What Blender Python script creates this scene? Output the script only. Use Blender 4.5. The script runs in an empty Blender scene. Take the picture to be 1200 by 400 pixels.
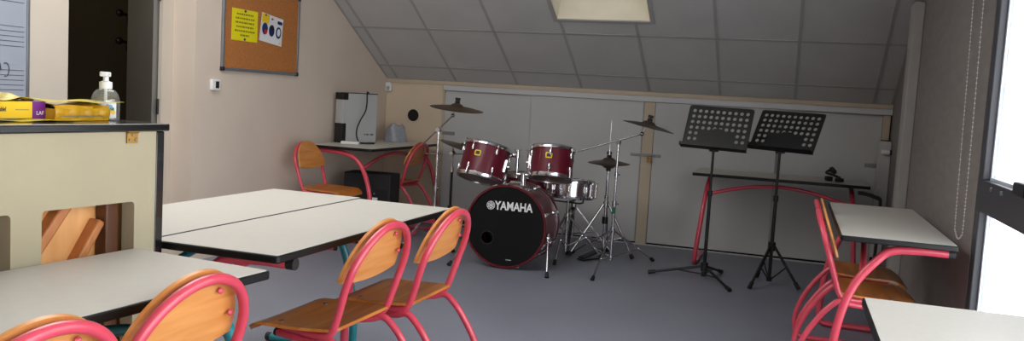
import bpy, math, random
from mathutils import Vector, Matrix
random.seed(7)
PI = math.pi
R = math.radians
scn = bpy.context.scene
col = scn.collection

# ------------------------------------------------------------------ materials
def lin(c):
    c = c / 255.0
    return c / 12.92 if c <= .04045 else ((c + .055) / 1.055) ** 2.4
def rgb(r, g, b):
    return (lin(r), lin(g), lin(b), 1)
MATS = {}
def mat(name, c, rough=.5, metal=0, var=.06, scale=6, bump=0, bscale=60, stretch=(1, 1, 1), coat=0, spec=.5, c2=None):
    m = bpy.data.materials.new(name); m.use_nodes = True
    nt = m.node_tree; n = nt.nodes; b = n['Principled BSDF']
    b.inputs['Roughness'].default_value = rough
    b.inputs['Metallic'].default_value = metal
    b.inputs['Coat Weight'].default_value = coat
    b.inputs['Specular IOR Level'].default_value = spec
    tc = n.new('ShaderNodeTexCoord'); mp = n.new('ShaderNodeMapping')
    mp.inputs['Scale'].default_value = stretch
    nt.links.new(tc.outputs['Object'], mp.inputs['Vector'])
    nz = n.new('ShaderNodeTexNoise'); nz.inputs['Scale'].default_value = scale; nz.inputs['Detail'].default_value = 4
    nt.links.new(mp.outputs['Vector'], nz.inputs['Vector'])
    cr = n.new('ShaderNodeValToRGB')
    a = [max(0, x * (1 - var)) for x in c[:3]] + [1]
    d = c2 if c2 else [min(1, x * (1 + var)) for x in c[:3]] + [1]
    cr.color_ramp.elements[0].position = .3; cr.color_ramp.elements[1].position = .7
    cr.color_ramp.elements[0].color = a; cr.color_ramp.elements[1].color = d
    nt.links.new(nz.outputs['Fac'], cr.inputs['Fac'])
    nt.links.new(cr.outputs['Color'], b.inputs['Base Color'])
    if bump:
        n2 = n.new('ShaderNodeTexNoise'); n2.inputs['Scale'].default_value = bscale; n2.inputs['Detail'].default_value = 3
        nt.links.new(mp.outputs['Vector'], n2.inputs['Vector'])
        bp = n.new('ShaderNodeBump'); bp.inputs['Strength'].default_value = bump; bp.inputs['Distance'].default_value = .004
        nt.links.new(n2.outputs['Fac'], bp.inputs['Height'])
        nt.links.new(bp.outputs['Normal'], b.inputs['Normal'])
    MATS[name] = m
    return m
def wood(name, c1, c2, scale=9, axis=0, rough=.4, coat=.2):
    m = bpy.data.materials.new(name); m.use_nodes = True
    nt = m.node_tree; n = nt.nodes; b = n['Principled BSDF']
    b.inputs['Roughness'].default_value = rough; b.inputs['Coat Weight'].default_value = coat
    b.inputs['Coat Roughness'].default_value = .25
    tc = n.new('ShaderNodeTexCoord'); mp = n.new('ShaderNodeMapping')
    s = [scale * 3, scale * 3, scale * 3]; s[axis] = scale * .35
    mp.inputs['Scale'].default_value = s
    nt.links.new(tc.outputs['Object'], mp.inputs['Vector'])
    nz = n.new('ShaderNodeTexNoise'); nz.inputs['Scale'].default_value = 1.3; nz.inputs['Detail'].default_value = 6
    nz.inputs['Distortion'].default_value = .6
    nt.links.new(mp.outputs['Vector'], nz.inputs['Vector'])
    cr = n.new('ShaderNodeValToRGB')
    cr.color_ramp.elements[0].position = .35; cr.color_ramp.elements[1].position = .68
    cr.color_ramp.elements[0].color = c1; cr.color_ramp.elements[1].color = c2
    nt.links.new(nz.outputs['Fac'], cr.inputs['Fac']); nt.links.new(cr.outputs['Color'], b.inputs['Base Color'])
    MATS[name] = m
    return m
def clear(name, tint=(1, 1, 1, 1), gloss=.07, rough=.02, white=0, wcol=(.8, .8, .8, 1)):
    m = bpy.data.materials.new(name); m.use_nodes = True
    nt = m.node_tree; n = nt.nodes; n.remove(n['Principled BSDF']); out = n['Material Output']
    t = n.new('ShaderNodeBsdfTransparent'); t.inputs['Color'].default_value = tint
    g = n.new('ShaderNodeBsdfGlossy'); g.inputs['Roughness'].default_value = rough
    mx = n.new('ShaderNodeMixShader'); mx.inputs['Fac'].default_value = gloss
    nt.links.new(t.outputs[0], mx.inputs[1]); nt.links.new(g.outputs[0], mx.inputs[2])
    last = mx
    if white:
        nz = n.new('ShaderNodeTexNoise'); nz.inputs['Scale'].default_value = 14
        mr = n.new('ShaderNodeMapRange'); mr.inputs['To Min'].default_value = white * .6; mr.inputs['To Max'].default_value = white * 1.3
        nt.links.new(nz.outputs['Fac'], mr.inputs['Value'])
        d = n.new('ShaderNodeBsdfDiffuse'); d.inputs['Color'].default_value = wcol
        m2 = n.new('ShaderNodeMixShader'); nt.links.new(mr.outputs[0], m2.inputs['Fac'])
        nt.links.new(mx.outputs[0], m2.inputs[1]); nt.links.new(d.outputs[0], m2.inputs[2]); last = m2
    nt.links.new(last.outputs[0], out.inputs['Surface'])
    MATS[name] = m
    return m

M_wall = mat('warm_wall_paint', rgb(216, 200, 184), .8, var=.03, scale=2.5, bump=.12, bscale=90)
M_recess = mat('recess_paint', rgb(200, 189, 175), .8, var=.03, scale=2.5, bump=.1, bscale=90)
M_rwall = mat('grey_textured_wallpaper', rgb(134, 128, 125), .85, var=.08, scale=5, bump=.5, bscale=22, stretch=(1, 1.2, 5))
M_pil = mat('pale_grey_pilaster', rgb(170, 168, 164), .7, var=.03)
M_back = mat('cream_wall_back', rgb(214, 195, 171), .8, var=.03, scale=3)
M_door = mat('pale_grey_cupboard_door', rgb(190, 190, 189), .6, var=.025, scale=2, bump=.04, bscale=40)
M_rail = mat('light_grey_rail', rgb(196, 197, 198), .45, var=.02)
M_post = mat('cream_post', rgb(192, 177, 155), .7, var=.04, scale=4)
M_ceil = mat('ceiling_tile', rgb(192, 191, 190), .9, var=.05, scale=3, bump=.35, bscale=160)
M_grid = mat('ceiling_grid', rgb(166, 165, 164), .6, var=.03)
M_dark = mat('dark_gap', rgb(18, 18, 18), .8)
M_corr = mat('shaded_corridor_wall', rgb(64, 54, 38), .9, var=.06)  # darkness of the unlit room put into the wall colour
M_leaf = mat('grey_door_leaf', rgb(112, 108, 102), .6, var=.03)
M_ydark = mat('dull_yellow_board', rgb(140, 128, 20), .7)
def floor_mat():
    m = mat('blue_grey_vinyl', rgb(126, 129, 141), .42, var=.07, scale=1.6, bump=.05, bscale=200, spec=.35)
    nt = m.node_tree; n = nt.nodes; b = n['Principled BSDF']
    cr = [x for x in n if x.type == 'VALTORGB'][0]
    tc = [x for x in n if x.type == 'TEX_COORD'][0]
    sp = n.new('ShaderNodeTexNoise'); sp.inputs['Scale'].default_value = 170; sp.inputs['Detail'].default_value = 2
    nt.links.new(tc.outputs['Object'], sp.inputs['Vector'])
    mr = n.new('ShaderNodeMapRange'); mr.inputs['From Min'].default_value = .35; mr.inputs['From Max'].default_value = .65
    mr.inputs['To Min'].default_value = .84; mr.inputs['To Max'].default_value = 1.14
    nt.links.new(sp.outputs['Fac'], mr.inputs['Value'])
    mx = n.new('ShaderNodeVectorMath'); mx.operation = 'SCALE'
    nt.links.new(cr.outputs['Color'], mx.inputs[0]); nt.links.new(mr.outputs[0], mx.inputs['Scale'])
    nt.links.new(mx.outputs[0], b.inputs['Base Color'])
    return m
M_floor = floor_mat()
M_lam = mat('off_white_laminate', rgb(198, 194, 186), .42, var=.02, scale=40, spec=.3)
M_edge = mat('black_table_edge', rgb(15, 15, 16), .42, var=.1, spec=.3)
M_red = mat('coral_red_tube_paint', rgb(206, 68, 88), .3, var=.05, scale=12, coat=.3)
M_teal = mat('teal_tube_paint', rgb(28, 122, 132), .3, var=.05, scale=12, coat=.3)
M_ply = wood('orange_varnished_plywood', rgb(176, 100, 38), rgb(202, 130, 58), scale=7, axis=0)
M_plyB = wood('backrest_plywood', rgb(200, 126, 58), rgb(218, 150, 84), scale=7, axis=0)  # paler than the seat ply: light on the backrests put into the colour
M_steel = mat('screw_steel', rgb(150, 148, 145), .3, metal=1)
M_rub = mat('black_rubber', rgb(20, 20, 21), .6, var=.1)
M_chr = mat('chrome', rgb(214, 214, 218), .16, metal=1, var=.03)
M_chr2 = mat('aged_chrome', rgb(170, 170, 172), .25, metal=1, var=.1)
M_brz = mat('bronze_cymbal', rgb(128, 106, 84), .38, metal=1, var=.15, scale=9)
M_brzd = mat('dull_bronze_cymbal', rgb(112, 98, 86), .42, metal=1, var=.15, scale=9)
M_wine = mat('wine_red_lacquer', rgb(94, 12, 34), .36, var=.1, scale=3, coat=.12, spec=.35)
M_hoop = mat('wine_red_hoop', rgb(88, 13, 24), .32, var=.1, coat=.2)
M_head = mat('black_drum_head', rgb(9, 9, 10), .6, var=.1, spec=.2)
M_skin = mat('clear_brown_drum_skin', rgb(96, 74, 62), .3, var=.15, scale=4)
M_white = mat('white_print', rgb(225, 225, 225), .5, var=.02)
M_wplas = mat('white_plastic', rgb(232, 232, 230), .35, var=.02)
M_yel = mat('yellow_print', rgb(236, 196, 16), .45, var=.04)
M_ypap = mat('bright_yellow_paper', rgb(236, 222, 10), .6, var=.03)
M_gold = mat('golden_packet', rgb(196, 148, 24), .35, var=.14, scale=18, bump=.3, bscale=25)
M_yfilm = mat('crinkled_yellow_film', rgb(206, 186, 40), .35, var=.2, scale=22, bump=.5, bscale=30)
M_purp = mat('purple_print', rgb(112, 26, 122), .5)
M_cork = mat('cork', rgb(178, 112, 56), .85, var=.2, scale=120, bump=.3, bscale=150)
M_alu = mat('grey_aluminium_frame', rgb(140, 142, 146), .4, metal=.6)
M_blk = mat('black_plastic', rgb(20, 20, 22), .45, var=.1)
M_blkm = mat('black_powder_coat', rgb(15, 15, 16), .4, var=.1)
M_amp = mat('black_amp_vinyl', rgb(20, 20, 22), .7, var=.2, bump=.3, bscale=200)
M_sil = mat('silver_grey_case', rgb(176, 178, 178), .45, var=.02)
M_board = mat('whiteboard_enamel', rgb(156, 162, 174), .3, var=.02)
M_ink = mat('grey_ink', rgb(64, 66, 74), .6)
M_pcream = mat('cream_piano_cloth_panel', rgb(168, 158, 132), .75, var=.03, scale=5, bump=.15, bscale=120)
M_pblk = mat('black_piano_lacquer', rgb(14, 14, 15), .22, var=.1, coat=.4)
M_spruce = wood('spruce_soundboard', rgb(214, 152, 88), rgb(228, 168, 104), scale=5, axis=2, rough=.5)
M_rib = wood('brown_rib', rgb(176, 106, 54), rgb(196, 126, 68), scale=6, axis=2, rough=.5)
M_ribd = wood('dark_post_wood', rgb(84, 46, 20), rgb(104, 60, 28), scale=6, axis=2, rough=.6)
M_brass = mat('brass', rgb(170, 132, 70), .4, metal=1, var=.12, scale=30)
M_frame = mat('dark_grey_window_frame', rgb(64, 66, 72), .45, var=.04)
M_sash = mat('pale_window_sash', rgb(210, 218, 232), .4, var=.02)
M_well = mat('cream_light_well', rgb(228, 220, 200), .8, var=.04, scale=6)
M_blue = mat('deep_blue_print', rgb(14, 40, 92), .5)
M_redp = mat('red_print', rgb(190, 30, 40), .5)
M_grn = mat('green_tape', rgb(20, 110, 62), .5)
M_lblue = mat('light_blue_print', rgb(90, 150, 200), .5)
M_glass = clear('window_glass', gloss=.05)
M_sglass = clear('dimmed_skylight_glass', tint=(.33, .33, .32, 1), gloss=.05)  # grey tint added to cut the daylight coming through the skylight
M_bott = clear('clear_bottle', tint=(.90, .93, .95, 1), gloss=.14, rough=.05, white=.10)
M_bag = clear('translucent_bag', tint=(.9, .92, .95, 1), gloss=.10, rough=.3, white=.42, wcol=rgb(196, 200, 210))

# ------------------------------------------------------------------ mesh helpers
def fit(pts, n=6):
    """Catmull-Rom resample"""
    P = [Vector(p) for p in pts]; out = []
    for i in range(len(P) - 1):
        p0 = P[i - 1] if i else P[0] * 2 - P[1]
        p1, p2 = P[i], P[i + 1]
        p3 = P[i + 2] if i + 2 < len(P) else p2 * 2 - p1
        for k in range(n):
            t = k / n
            out.append(.5 * ((2 * p1) + (p2 - p0) * t + (2 * p0 - 5 * p1 + 4 * p2 - p3) * t * t + (3 * p1 - p0 - 3 * p2 + p3) * t ** 3))
    out.append(P[-1])
    return out
def rot_to(d):
    return Vector(d).normalized().to_track_quat('Z', 'Y').to_matrix().to_4x4()
class MB:
    def __init__(s): s.v = []; s.f = []
    def add(s, vs, fs, M=None):
        o = len(s.v)
        for p in vs:
            p = Vector(p); s.v.append(M @ p if M is not None else p)
        s.f += [tuple(i + o for i in f) for f in fs]
        return s
    def box(s, a, b, M=None):
        x0, y0, z0 = [min(p, q) for p, q in zip(a, b)]; x1, y1, z1 = [max(p, q) for p, q in zip(a, b)]
        return s.add([(x0, y0, z0), (x1, y0, z0), (x1, y1, z0), (x0, y1, z0), (x0, y0, z1), (x1, y0, z1), (x1, y1, z1), (x0, y1, z1)],
                     [(0, 3, 2, 1), (4, 5, 6, 7), (0, 1, 5, 4), (1, 2, 6, 5), (2, 3, 7, 6), (3, 0, 4, 7)], M)
    def prism(s, poly, z0, z1, M=None):
        n = len(poly)
        vs = [(x, y, z0) for x, y in poly] + [(x, y, z1) for x, y in poly]
        return s.add(vs, [tuple(range(n))[::-1], tuple(range(n, 2 * n))] + [(i, (i + 1) % n, n + (i + 1) % n, n + i) for i in range(n)], M)
    def tube(s, path, r, seg=12, closed=False, M=None, rs=None):
        P = [Vector(p) for p in path]; n = len(P); rings = []
        T = []
        for i in range(n):
            a = P[i - 1] if (i or closed) else P[0]; b = P[(i + 1) % n] if (i < n - 1 or closed) else P[-1]
            T.append((b - a).normalized())
        N = T[0].orthogonal().normalized()
        vs = []
        for i in range(n):
            if i: N = (T[i - 1].rotation_difference(T[i]) @ N)
            N = (N - T[i] * N.dot(T[i])).normalized(); B = T[i].cross(N)
            rr = rs[i] if rs else r
            for k in range(seg):
                a = 2 * PI * k / seg; vs.append(P[i] + N * (rr * math.cos(a)) + B * (rr * math.sin(a)))
        fs = []
        for i in range(n if closed else n - 1):
            j = (i + 1) % n
            for k in range(seg):
                fs.append((i * seg + k, i * seg + (k + 1) % seg, j * seg + (k + 1) % seg, j * seg + k))
        if not closed:
            fs.append(tuple(range(seg))[::-1]); fs.append(tuple(range((n - 1) * seg, n * seg)))
        return s.add(vs, fs, M)
    def cyl(s, a, b, r, r2=None, seg=16, M=None):
        return s.tube([a, b], r, seg, M=M, rs=[r, r if r2 is None else r2])
    def lathe(s, prof, seg=40, M=None, close=False):
        vs = []; n = len(prof)
        for r, z in prof:
            for k in range(seg):
                a = 2 * PI * k / seg; vs.append((r * math.cos(a), r * math.sin(a), z))
        fs = []
        for i in range(n if close else n - 1):
            j = (i + 1) % n
            for k in range(seg):
                fs.append((i * seg + k, i * seg + (k + 1) % seg, j * seg + (k + 1) % seg, j * seg + k))
        if not close:
            if prof[0][0] > 1e-6: fs.append(tuple(range(seg))[::-1])
            if prof[-1][0] > 1e-6: fs.append(tuple(range((n - 1) * seg, n * seg)))
        return s.add(vs, fs, M)
    def ball(s, c, r, seg=14, M=None, sc=(1, 1, 1)):
        prof = [(max(1e-5, math.sin(PI * i / 8)) * r, -math.cos(PI * i / 8) * r) for i in range(9)]
        Q = Matrix.Translation(c) @ Matrix.Diagonal((*sc, 1))
        return s.lathe(prof, seg, (M @ Q) if M is not None else Q)
    def sheet(s, f, nu, nv, th, M=None):
        top = [[Vector(f(i / nu, j / nv)) for j in range(nv + 1)] for i in range(nu + 1)]
        vs = []; fs = []
        def nor(i, j):
            a = top[min(i + 1, nu)][j] - top[max(i - 1, 0)][j]; b = top[i][min(j + 1, nv)] - top[i][max(j - 1, 0)]
            c = a.cross(b)
            return c.normalized() if c.length > 1e-12 else Vector((0, 0, 1))
        W = nv + 1; K = (nu + 1) * W
        for i in range(nu + 1):
            for j in range(W): vs.append(top[i][j])
        for i in range(nu + 1):
            for j in range(W): vs.append(top[i][j] - nor(i, j) * th)
        for i in range(nu):
            for j in range(nv):
                a, b, c, d = i * W + j, (i + 1) * W + j, (i + 1) * W + j + 1, i * W + j + 1
                fs.append((a, b, c, d)); fs.append((K + d, K + c, K + b, K + a))
        for i in range(nu):
            for j in (0, nv):
                a, b = i * W + j, (i + 1) * W + j
                fs.append((a, K + a, K + b, b) if j == 0 else (b, K + b, K + a, a))
        for j in range(nv):
            for i in (0, nu):
                a, b = i * W + j, i * W + j + 1
                fs.append((b, K + b, K + a, a) if i == 0 else (a, K + a, K + b, b))
        return s.add(vs, fs, M)
    def build(s, name, m, parent=None, bevel=0, ang=38, M=None, label=None):
        me = bpy.data.meshes.new(name); me.from_pydata([tuple(p) for p in s.v], [], s.f); me.validate()
        me.polygons.foreach_set('use_smooth', [True] * len(me.polygons))
        me.set_sharp_from_angle(angle=R(ang)); me.update()
        me.materials.append(m)
        o = bpy.data.objects.new(name, me); col.objects.link(o)
        if parent: o.parent = parent
        if M is not None: o.matrix_local = M
        if bevel:
            b = o.modifiers.new('bevel', 'BEVEL'); b.width = bevel; b.segments = 2; b.limit_method = 'ANGLE'; b.angle_limit = R(40)
        if label: o['label'] = label
        return o
def rpoly(pts, r, n=5):
    out = []; L = len(pts)
    for i in range(L):
        p = Vector(pts[i]); a = Vector(pts[i - 1]) - p; b = Vector(pts[(i + 1) % L]) - p
        rr = min(r, a.length * .49, b.length * .49)
        A = p + a.normalized() * rr; B = p + b.normalized() * rr
        for k in range(n + 1):
            t = k / n; q = A * (1 - t) ** 2 + p * 2 * t * (1 - t) + B * t * t; out.append((q.x, q.y))
    return out
def rrect(x0, y0, x1, y1, r, n=5): return rpoly([(x0, y0), (x1, y0), (x1, y1), (x0, y1)], r, n)
def ell(cx, cy, rx, ry, n=24): return [(cx + rx * math.cos(2 * PI * k / n), cy + ry * math.sin(2 * PI * k / n)) for k in range(n)]

def tag(o, label, cat, group=None):
    o['label'] = label; o['category'] = cat
    if group: o['group'] = group
    return o
def thing(name, label, cat, loc=(0, 0, 0), rz=0, group=None, M=None):
    o = bpy.data.objects.new(name, None); col.objects.link(o); o.empty_display_size = .1
    if M is not None: o.matrix_world = M
    else: o.location = loc; o.rotation_euler = (0, 0, rz)
    return tag(o, label, cat, group)
def struct(o):
    o['kind'] = 'structure'; return o
def dup(root, loc, rz, label):
    r = root.copy(); col.objects.link(r); r.location = loc; r.rotation_euler = (0, 0, rz); r['label'] = label
    for ch in list(root.children):
        c = ch.copy(); col.objects.link(c); c.parent = r
        for g in list(ch.children):
            d = g.copy(); col.objects.link(d); d.parent = c
    return r
def text_mesh(name, body, size, m, parent, M, off=0, sx=1, depth=.0004):
    cu = bpy.data.curves.new(name + '_c', 'FONT'); cu.body = body; cu.size = size; cu.offset = off; cu.extrude = depth
    cu.align_x = 'CENTER'; cu.align_y = 'CENTER'
    t = bpy.data.objects.new(name + '_t', cu); col.objects.link(t)
    bpy.context.view_layer.update()
    me = bpy.data.meshes.new_from_object(t.evaluated_get(bpy.context.evaluated_depsgraph_get()))
    bpy.data.objects.remove(t); bpy.data.curves.remove(cu)
    me.name = name; me.materials.clear(); me.materials.append(m)
    o = bpy.data.objects.new(name, me); col.objects.link(o); o.parent = parent
    o.matrix_local = M @ Matrix.Diagonal((sx, 1, 1, 1))
    return o
T = Matrix.Translation
def RX(a): return Matrix.Rotation(a, 4, 'X')
def RY(a): return Matrix.Rotation(a, 4, 'Y')
def RZ(a): return Matrix.Rotation(a, 4, 'Z')

# ------------------------------------------------------------------ room constants (metres; back wall y = 0, left wall x = 0)
W = 4.464; EAVE = 1.327; AL = .527; CA, SA = math.cos(AL), math.sin(AL); ZT = 2.75
YT = -(ZT - EAVE) / math.tan(AL); YF = -9.2
def cz(y): return min(ZT, EAVE + (-y) * math.tan(AL))

fl = MB().box((-3.2, YF, -.1), (W + .3, .3, 0)).build('floor', M_floor); struct(fl)
# back wall
struct(MB().box((-.3, .04, 0), (W + .3, .16, EAVE + .06)).build('wall_back', M_back))
YZ = Matrix(((0, 0, 1, 0), (1, 0, 0, 0), (0, 1, 0, 0), (0, 0, 0, 1)))   # maps (y, z, x) polygons into place
up = .03
struct(MB().prism([(.04, 0), (.04, EAVE), (0, EAVE), (YT, ZT + up), (-2.763, ZT + up), (-2.763, 0)], -.177, 0, YZ).build('wall_left', M_wall))
rec = MB()
rec.box((-.205, -2.86, 0), (-.1775, -2.763, ZT + up)); rec.box((-.205, -3.61, 2.06), (-.177, -2.86, ZT + up)); rec.box((-.205, YF, 0), (-.177, -3.61, ZT + up))
struct(rec.build('wall_recess', M_recess))
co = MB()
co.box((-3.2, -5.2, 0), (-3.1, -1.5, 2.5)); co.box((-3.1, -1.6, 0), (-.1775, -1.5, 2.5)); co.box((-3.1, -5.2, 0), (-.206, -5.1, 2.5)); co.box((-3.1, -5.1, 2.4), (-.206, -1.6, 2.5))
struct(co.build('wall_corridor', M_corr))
# right wall with glazed bays behind y = -3.5
YG = -3.48
rw = MB()
rw.prism([(.04, 0), (.04, EAVE), (0, EAVE), (YT, ZT + up), (YG, ZT + up), (YG, 0)], W, W + .035, YZ)
rw.box((W, YF, 0), (W + .035, YG, .06)); rw.box((W, YF, 2.15), (W + .035, YG, ZT + up)); rw.box((W, YF, .06), (W + .035, -8.7, 2.15))
struct(rw.build('wall_right', M_rwall))
struct(MB().box((W - .062, -1.34, 0), (W - .0005, -1.12, cz(-1.12) - .004)).build('trim_1', M_pil, bevel=.006))
struct(MB().box((-.3, YF - .1, 0), (W + .3, YF, ZT + up)).build('wall_front', M_wall))
# ceiling: sloped slab with the skylight opening, then flat
S0, S1, SX0, SX1 = 1.033, 2.22, 1.895, 2.635
SM = Matrix(((1, 0, 0, 0), (0, -CA, -SA, 0), (0, SA, -CA, EAVE), (0, 0, 0, 1)))   # (x, s, depth below slope) -> world; +depth is into the room
SM = Matrix(((1, 0, 0, 0), (0, -CA, SA, 0), (0, SA, CA, EAVE), (0, 0, 0, 1)))     # third axis = outward (up and back)
SL = -YT / CA
ce = MB()
for x0, x1, s0, s1 in ((-.3, W + .3, -.06, S0), (-.3, SX0, S0, S1), (SX1, W + .3, S0, S1), (-.3, W + .3, S1, SL)):
    ce.box((x0, s0, 0), (x1, s1, .06), SM)
ce.box((-.3, YF, ZT), (W + .3, YT, ZT + .06))
struct(ce.build('ceiling', M_ceil))
gr = MB()
def gbar(x0, s0, x1, s1): gr.box((x0, s0, -.004), (x1, s1, -.0003), SM)
for k in range(8):
    x = .116 + .6 * k; a, b = x - .012, x + .012
    if SX0 - .03 < x < SX1 + .03: gbar(a, .02, b, S0 - .03); gbar(a, S1 + .03, b, SL)
    else: gbar(a, .02, b, SL)
for j in range(5):
    s = .234 + .6 * j
    if S0 - .03 < s < S1 + .03: gbar(0, s - .012, SX0 - .03, s + .012); gbar(SX1 + .03, s - .012, W, s + .012)
    else: gbar(0, s - .012, W, s + .012)
gbar(0, .02, .02, SL); gbar(W - .02, .02, W, SL)
struct(gr.build('trim_2', M_grid))
# skylight
sk = MB()
sk.box((SX0 - .03, S0 - .03, -.008), (SX1 + .03, S0, .06), SM); sk.box((SX0 - .03, S1, -.008), (SX1 + .03, S1 + .03, .06), SM)
sk.box((SX0 - .03, S0, -.008), (SX0, S1, .06), SM); sk.box((SX1, S0, -.008), (SX1 + .03, S1, .06), SM)
wf = sk.build('window_3', M_grid); struct(wf)
wl = MB()
D = .34
wl.box((SX0 - .02, S0 - .02, .06), (SX1 + .02, S0, D), SM); wl.box((SX0 - .02, S1, .06), (SX1 + .02, S1 + .02, D), SM)
wl.box((SX0 - .02, S0, .06), (SX0, S1, D), SM); wl.box((SX1, S0, .06), (SX1 + .02, S1, D), SM)
wl.box((SX0 + .001, S0 + .0006, 0), (SX1 - .001, S0 + .006, .06), SM); wl.box((SX0 + .0006, S0, 0), (SX0 + .006, S1, .06), SM); wl.box((SX1 - .006, S0, 0), (SX1 - .0006, S1, .06), SM)
wl.build('light_well', M_well, wf)
sf = MB()
for a, b in (((SX0 - .02, S0 - .02, D), (SX1 + .02, S0 + .05, D + .05)), ((SX0 - .02, S1 - .05, D), (SX1 + .02, S1 + .02, D + .05)), ((SX0 - .02, S0 + .05, D), (SX0 + .05, S1 - .05, D + .05)), ((SX1 - .05, S0 + .05, D), (SX1 + .02, S1 - .05, D + .05))): sf.box(a, b, SM)
sf.build('window_frame', M_sash, wf)
MB().box((SX0 + .05, S0 + .05, D + .02), (SX1 - .05, S1 - .05, D + .026), SM).build('pane', M_sglass, wf)

# back wall fittings: cream strips, rail, sliding doors, post
struct(MB().box((0, -.012, 1.292), (W, .04, EAVE)).build('trim_3', M_post, bevel=.003))
struct(MB().box((.607, -.05, 1.243), (W - .004, .04, 1.291)).build('trim_4', M_rail, bevel=.004))
struct(MB().box((2.487, -.034, 0), (2.582, .04, 1.242)).build('trim_5', M_post, bevel=.004))
struct(MB().box((0, .0, 0), (.585, .04, 1.291)).build('trim_6', M_back, bevel=.002))
struct(MB().box((.586, -.008, 0), (.61, .04, 1.242)).build('trim_7', M_post, bevel=.002))
struct(MB().box((4.396, -.02, 1.045), (4.45, .04, 1.242)).build('trim_8', M_post, bevel=.002))
struct(MB().box((.61, -.06, 0), (4.4, -.045, .008)).build('trim_9', M_rail))
struct(MB().box((.61, .02, 0), (4.46, .04, 1.25)).build('trim_10', M_dark))
for i, (x0, x1, y) in enumerate(((.612, 1.475, -.006), (1.462, 2.484, -.03), (2.585, 3.606, -.03), (3.594, 4.394, -.006))):
    d = MB().box((x0, y, .018), (x1, y + .022, 1.242)).build('door_%d' % (i + 2), M_door, bevel=.003); struct(d)
    e = MB(); xx = x1 - .008 if i != 3 else x0 - .001
    e.box((xx, y - .0025, .02), (xx + .008, y, 1.24)); e.build('edge_strip', M_grid, d)
# access panel outline with round vent hole
ap = thing('access_panel', 'cream wall panel with a dark round hole behind the rear left table', 'wall panel', (.3, 0, .99))
pl = MB(); pl.box((-.255, -.004, -.9), (.262, .0, .285)); pl.build('panel', M_back, ap, bevel=.002)
MB().lathe([(.072, 0), (.072, .004), (.058, .006), (.058, 0)], 32, T((-.008, -.004, .0)) @ RX(PI / 2), close=True).build('hole_rim', M_back, ap)
MB().lathe([(1e-5, 0), (.057, 0), (.057, .0012), (1e-5, .0012)], 32, T((-.008, -.0042, .0)) @ RX(PI / 2)).build('hole', M_dark, ap)

# door leaf into the dark room
dl = MB().box((0, 0, .01), (.76, .04, 2.03), T((-.222, -2.835, 0)) @ RZ(PI - R(36))).build('door_1', M_leaf, bevel=.003); struct(dl)
hb = MB()
for z in (.3, 1.02, 1.75): hb.cyl((-.196, -2.869, z - .05), (-.196, -2.869, z + .05), .008)
hb.build('hinge', M_blkm, dl)
cr = thing('coat_rack', 'dull yellow upright board with black coat hooks in the dark room', 'coat rack', (-1.54, -1.61, 0))
MB().box((-.05, -.012, .1), (.055, .008, 2.1)).build('board', M_ydark, cr)
for z in (1.70, 1.475):
    h = MB(); h.cyl((0, -.01, z), (0, -.15, z + .01), .013); h.ball((0, -.16, z + .012), .030)
    h.tube([(0, -.03 - .05 * math.sin(a), z - .05 + .05 * math.cos(a)) for a in [PI * i / 8 for i in range(0, 13)]], .008)
    h.build('hook', M_blk, cr)

# windows on the right
def window(n, z0, z1, bays):
    f = MB(); X0, X1 = W + .002, W + .034
    ys = [b[0] for b in bays] + [bays[-1][1]]
    f.box((X0, ys[-1] - .07, z1), (X1, ys[0], z1 + .13)) if z1 > 1.5 else None
    f.box((X0, ys[-1] - .07, z0 - .128), (X1, ys[0], z0)) if z0 > .5 else f.box((X0, ys[-1] - .07, z0 - .08), (X1, ys[0], z0))
    for y in ys: f.box((X0, y - .075, z0), (X1, y, z1))
    fr = f.build('window_%d' % n, M_frame, bevel=.004); struct(fr)
    s = MB()
    for a, b in bays:
        a -= .075
        for q in ((a - .02, a, z0, z1), (b, b + .02, z0, z1), (b + .02, a - .02, z0, z0 + .012), (b + .02, a - .02, z1 - .012, z1)):
            s.box((X0 + .028, q[0], q[2]), (X0 + .05, q[1], q[3]))
    s.build('window_frame', M_sash, fr)
    for a, b in bays: MB().box((X0 + .036, b + .02, z0 + .012), (X0 + .042, a - .095, z1 - .012)).build('pane', M_glass, fr)
    return fr
bays = [(-3.48, -5.2), (-5.2, -6.95), (-6.95, -8.63)]
w1 = window(1, .99, 2.02, bays); w2 = window(2, .14, .862, bays)
MB().box((W - .03, -4.35, .985), (W + .03, -4.2, 1.03)).build('handle', M_blk, w1, bevel=.006)
for yy in (-3.75, -3.92): MB().box((W - .006, yy - .01, .958), (W + .003, yy + .01, .975)).build('latch', M_alu, w1, bevel=.002)

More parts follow.
